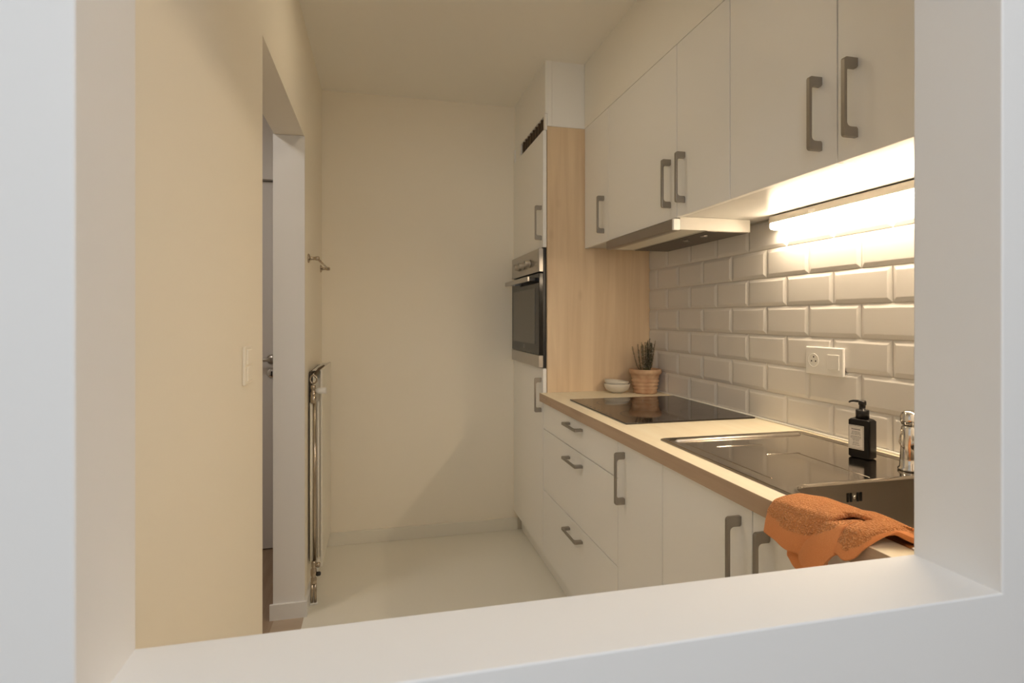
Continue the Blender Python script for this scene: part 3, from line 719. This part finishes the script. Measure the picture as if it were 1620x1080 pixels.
# corner turned forward: its fold runs from low on the left to high on the right
sheet('turned_corner', yr(0.845, 0.772, 20), lambda y: interp([(0.772, 0.085), (0.80, 0.125), (0.82, 0.165), (0.845, 0.198)], y), hang([(0.772, -0.400), (0.79, -0.425), (0.812, -0.441), (0.83, -0.441), (0.845, -0.433)]), lambda y: 0.020, 0.06, 0.008, 14, tw,
      xoff=lambda y, s: 0.014+0.008*math.sin(max(0, min(1, (0.845-y)/0.073))*math.pi))
# terry roll that runs back over the rim, its front end hanging as a small loop
sheet('right_fold', yr(0.790, 0.640, 30), lambda y: 0.0, lambda y: interp([(0.640, 0.034), (0.70, 0.046), (0.728, 0.075), (0.738, Lz(y, -0.392)), (0.755, Lz(y, -0.404)), (0.775, Lz(y, -0.396)), (0.79, Lz(y, -0.375))], y),
      lambda y: interp([(0.64, 0.006), (0.70, 0.008), (0.745, 0.020), (0.765, 0.021), (0.790, 0.006)], y), 0.020, 0.009, 21, tw, xoff=lambda y, s: 0.003+0.010*math.sin(max(0, min(1, (0.790-y)/0.055))*math.pi))
# second roll lying against it, with a dark crease between
sheet('rear_fold', yr(0.830, 0.655, 26), lambda y: 0.0, lambda y: interp([(0.655, 0.030), (0.72, 0.046), (0.77, 0.085), (0.830, 0.110)], y),
      lambda y: interp([(0.655, 0.012), (0.72, 0.020), (0.80, 0.023), (0.83, 0.018)], y), 0, 0.008, 33, tw)

# ------------------------------------------------------------------ radiator on the left wall
t = thing('radiator', 'tall narrow cream radiator on the left wall beyond the doorway', 'radiator', (-0.28, 2.86, 0.125))
ry0, ry1, rz0, rz1 = 2.650, 3.10, -1.125, -0.232
obj('panel', B(-0.262, -0.252, ry0, ry1, rz0, rz1, bev=0.003), 'radiator', t)
shd = obj('shade_sheet', B(-0.3085, -0.298, ry0+0.004, ry1-0.004, rz0+0.03, rz1-0.01), 'gap', t); shd['label'] = 'dark sheet standing for the shade against the wall'  # dark sheet added where only shade lies behind the radiator
obj('rear_panel', B(-0.296, -0.288, ry0+0.01, ry1-0.01, rz0+0.02, rz1-0.02, bev=0.003), 'radiator', t)
bm = bmesh.new()
for k in range(14):
    y = ry0+0.02+k*0.031; box(bm, -0.288, -0.262, y, y+0.002, rz0+0.04, rz1-0.04)
obj('fins', bm, 'radiator', t)
for k in range(10): obj('top_grille_bar', B(-0.296, -0.262, ry0+0.012+k*0.044, ry0+0.024+k*0.044, rz1-0.006, rz1-0.002), 'radiator', t)
for x, r in ((-0.2955, 0.0062), (-0.281, 0.0066)):
    p = obj('pipe', tube(bmesh.new(), [(x, 2.612, -0.375), (x, 2.612, -1.09)], r, 16), 'radiator' if x < -0.29 else 'oldchrome', t)
obj('pipe', tube(bmesh.new(), [(-0.269, 2.632, -0.372), (-0.269, 2.632, -1.07)], 0.006, 14), 'radiator', t)
v = obj('valve', lathe(bmesh.new(), [(0.010, -0.378), (0.0125, -0.374), (0.0125, -0.350), (0.010, -0.346), (0.0115, -0.343), (0.0115, -0.330), (0.008, -0.326), (0.008, -0.316), (0.011, -0.312), (0.011, -0.300), (0.006, -0.296)], -0.287, 2.612, 0, 20), 'oldchrome', t)
v2 = obj('valve_knob', lathe(bmesh.new(), [(0.007, 0.0), (0.009, 0.004), (0.0135, 0.008), (0.0145, 0.040), (0.012, 0.044)], -0.276, 2.612, -0.323, 24, 'X'), 'plastic', v); v2['label'] = 'white thermostat knob'
bm = bmesh.new()   # hook ring at the top
pts = [(-0.286+0.014*math.cos(a_), 2.612, -0.272+0.018*math.sin(a_)) for a_ in [math.radians(q) for q in range(-90, 280, 24)]]
tube(bm, pts, 0.0036, 10); obj('pipe_elbow', bm, 'oldchrome', v)
obj('air_vent', tube(bmesh.new(), [(-0.282, 2.63, -0.250), (-0.266, 2.645, -0.228), (-0.245, 2.66, -0.214)], [0.005, 0.006, 0.0035], 10), 'brown', t)
lv = obj('lower_valve', lathe(bmesh.new(), [(0.007, -1.075), (0.0105, -1.082), (0.0105, -1.10), (0.007, -1.106), (0.0125, -1.112), (0.014, -1.128), (0.0125, -1.142), (0.008, -1.147), (0.0125, -1.152), (0.0125, -1.172), (0.009, -1.178)], -0.2845, 2.607, 0, 22), 'oldchrome', t)
obj('union_nut', lathe(bmesh.new(), [(0.009, 0.0), (0.011, 0.006), (0.011, 0.016), (0.008, 0.02)], -0.277, 2.607, -1.095, 6, 'X'), 'oldchrome', lv)
obj('lockshield', lathe(bmesh.new(), [(0.007, 0.0), (0.0095, 0.004), (0.0095, 0.016), (0.005, 0.02)], -0.2745, 2.607, -1.135, 16, 'X'), 'black', lv)
for x in (-0.292, -0.278):
    p = obj('floor_pipe', tube(bmesh.new(), [(x, 2.607, -1.17), (x, 2.605, FL+0.006)], 0.0062, 14), 'oldchrome', t)
    obj('pipe_collar', lathe(bmesh.new(), [(0.0125, 0.0005), (0.012, 0.005), (0.0065, 0.007)], x, 2.605, FL, 20), 'plastic', p)
for zc in (-0.34, -1.0): obj('wall_bracket', B(XL, -0.296, 2.75, 2.78, zc-0.02, zc+0.02), 'radiator', t)

# ------------------------------------------------------------------ towel rail
t = thing('towel_rail', 'small chrome towel rail high on the left wall above the radiator', 'towel rail', (XL, 2.92, H+0.27))
ya, yb, zr = 2.635, 3.17, 0.268
for yy in (ya, yb):
    b_ = obj('bracket', lathe(bmesh.new(), [(0.020, 0.0), (0.0215, 0.002), (0.019, 0.006), (0.010, 0.010), (0.0075, 0.018), (0.0075, 0.030), (0.0095, 0.034), (0.0095, 0.046)], XL, yy, zr, 24, 'X'), 'oldchrome', t)
    obj('finial', tube(bmesh.new(), [(XL+0.046, yy, zr), (XL+0.050, yy, zr)], [0.0095, 0.006], 14), 'oldchrome', b_)
obj('rod', tube(bmesh.new(), [(XL+0.040, ya, zr), (XL+0.040, yb, zr)], 0.0048, 14), 'oldchrome', t)

# ------------------------------------------------------------------ switch plate on the left wall
t = thing('light_switch', 'cream double light switch on the left wall before the doorway', 'light switch', (XL, 1.45, H-0.11))
obj('plate', B(XL+0.0003, XL+0.007, 1.405, 1.485, -0.158, -0.066, bev=0.003, seg=3), 'wall', t)
for z0, z1 in ((-0.150, -0.114), (-0.110, -0.074)):
    obj('rocker', B(XL+0.0065, XL+0.0105, 1.421, 1.469, z0, z1, bev=0.002), 'wall', t)

# ------------------------------------------------------------------ hallway door
d = obj('door_1', B(HDX0+0.006, HDX1-0.006, YB+0.022, YB+0.06, FL+0.006, HDZ-0.006, bev=0.002), 'doorpaint'); d['kind'] = 'structure'; d['label'] = 'grey hallway door behind the doorway'
fr = obj('door_frame', boxes((HDX0-0.065, HDX0, YB-0.014, YB, FL, HDZ+0.068), (HDX1, -0.434, YB-0.014, YB, FL, HDZ+0.068), (HDX0, HDX1, YB-0.014, YB, HDZ, HDZ+0.068)), 'doorpaint', d)
hz = -0.224; hx2 = -0.574
ro = obj('door_handle', lathe(bmesh.new(), [(0.026, 0.0), (0.026, -0.007), (0.012, -0.010), (0.009, -0.012), (0.009, -0.045)], hx2, YB+0.022, hz, 28, 'Y'), 'steel', d)
obj('lever', tube(bmesh.new(), [(hx2, YB-0.022, hz), (hx2-0.02, YB-0.026, hz), (hx2-0.06, YB-0.028, hz), (hx2-0.125, YB-0.028, hz)], 0.0105, 14), 'steel', ro)
ky = obj('keyhole_rose', lathe(bmesh.new(), [(0.026, 0.0), (0.026, -0.006), (0.022, -0.009), (0.003, -0.009)], hx2, YB+0.022, hz-0.075, 28, 'Y'), 'chrome', d)
obj('keyhole', B(hx2-0.004, hx2+0.004, YB+0.011, YB+0.014, hz-0.092, hz-0.066), 'black', ky)
# flat frames added around the unseen ceiling lights (all out of the picture)
def panel(cx, cy, sx, sy, z):
    f = 0.012; a, b, c_, d = cx-sx/2-f, cx+sx/2+f, cy-sy/2-f, cy+sy/2+f
    struct('added_light_frame', boxes((a, a+f, c_, d, z-0.004, CE), (b-f, b, c_, d, z-0.004, CE), (a+f, b-f, c_, c_+f, z-0.004, CE), (a+f, b-f, d-f, d, z-0.004, CE), (a+f, b-f, c_+f, d-f, z+0.003, CE)), 'plastic', 'frame added around an unseen ceiling light')
panel(-1.0, 2.1, 0.3, 0.3, 2.44-H); panel(0.20, 1.93, 0.26, 0.26, 2.512-H); panel(0.30, -0.45, 1.1, 0.7, 2.44-H)
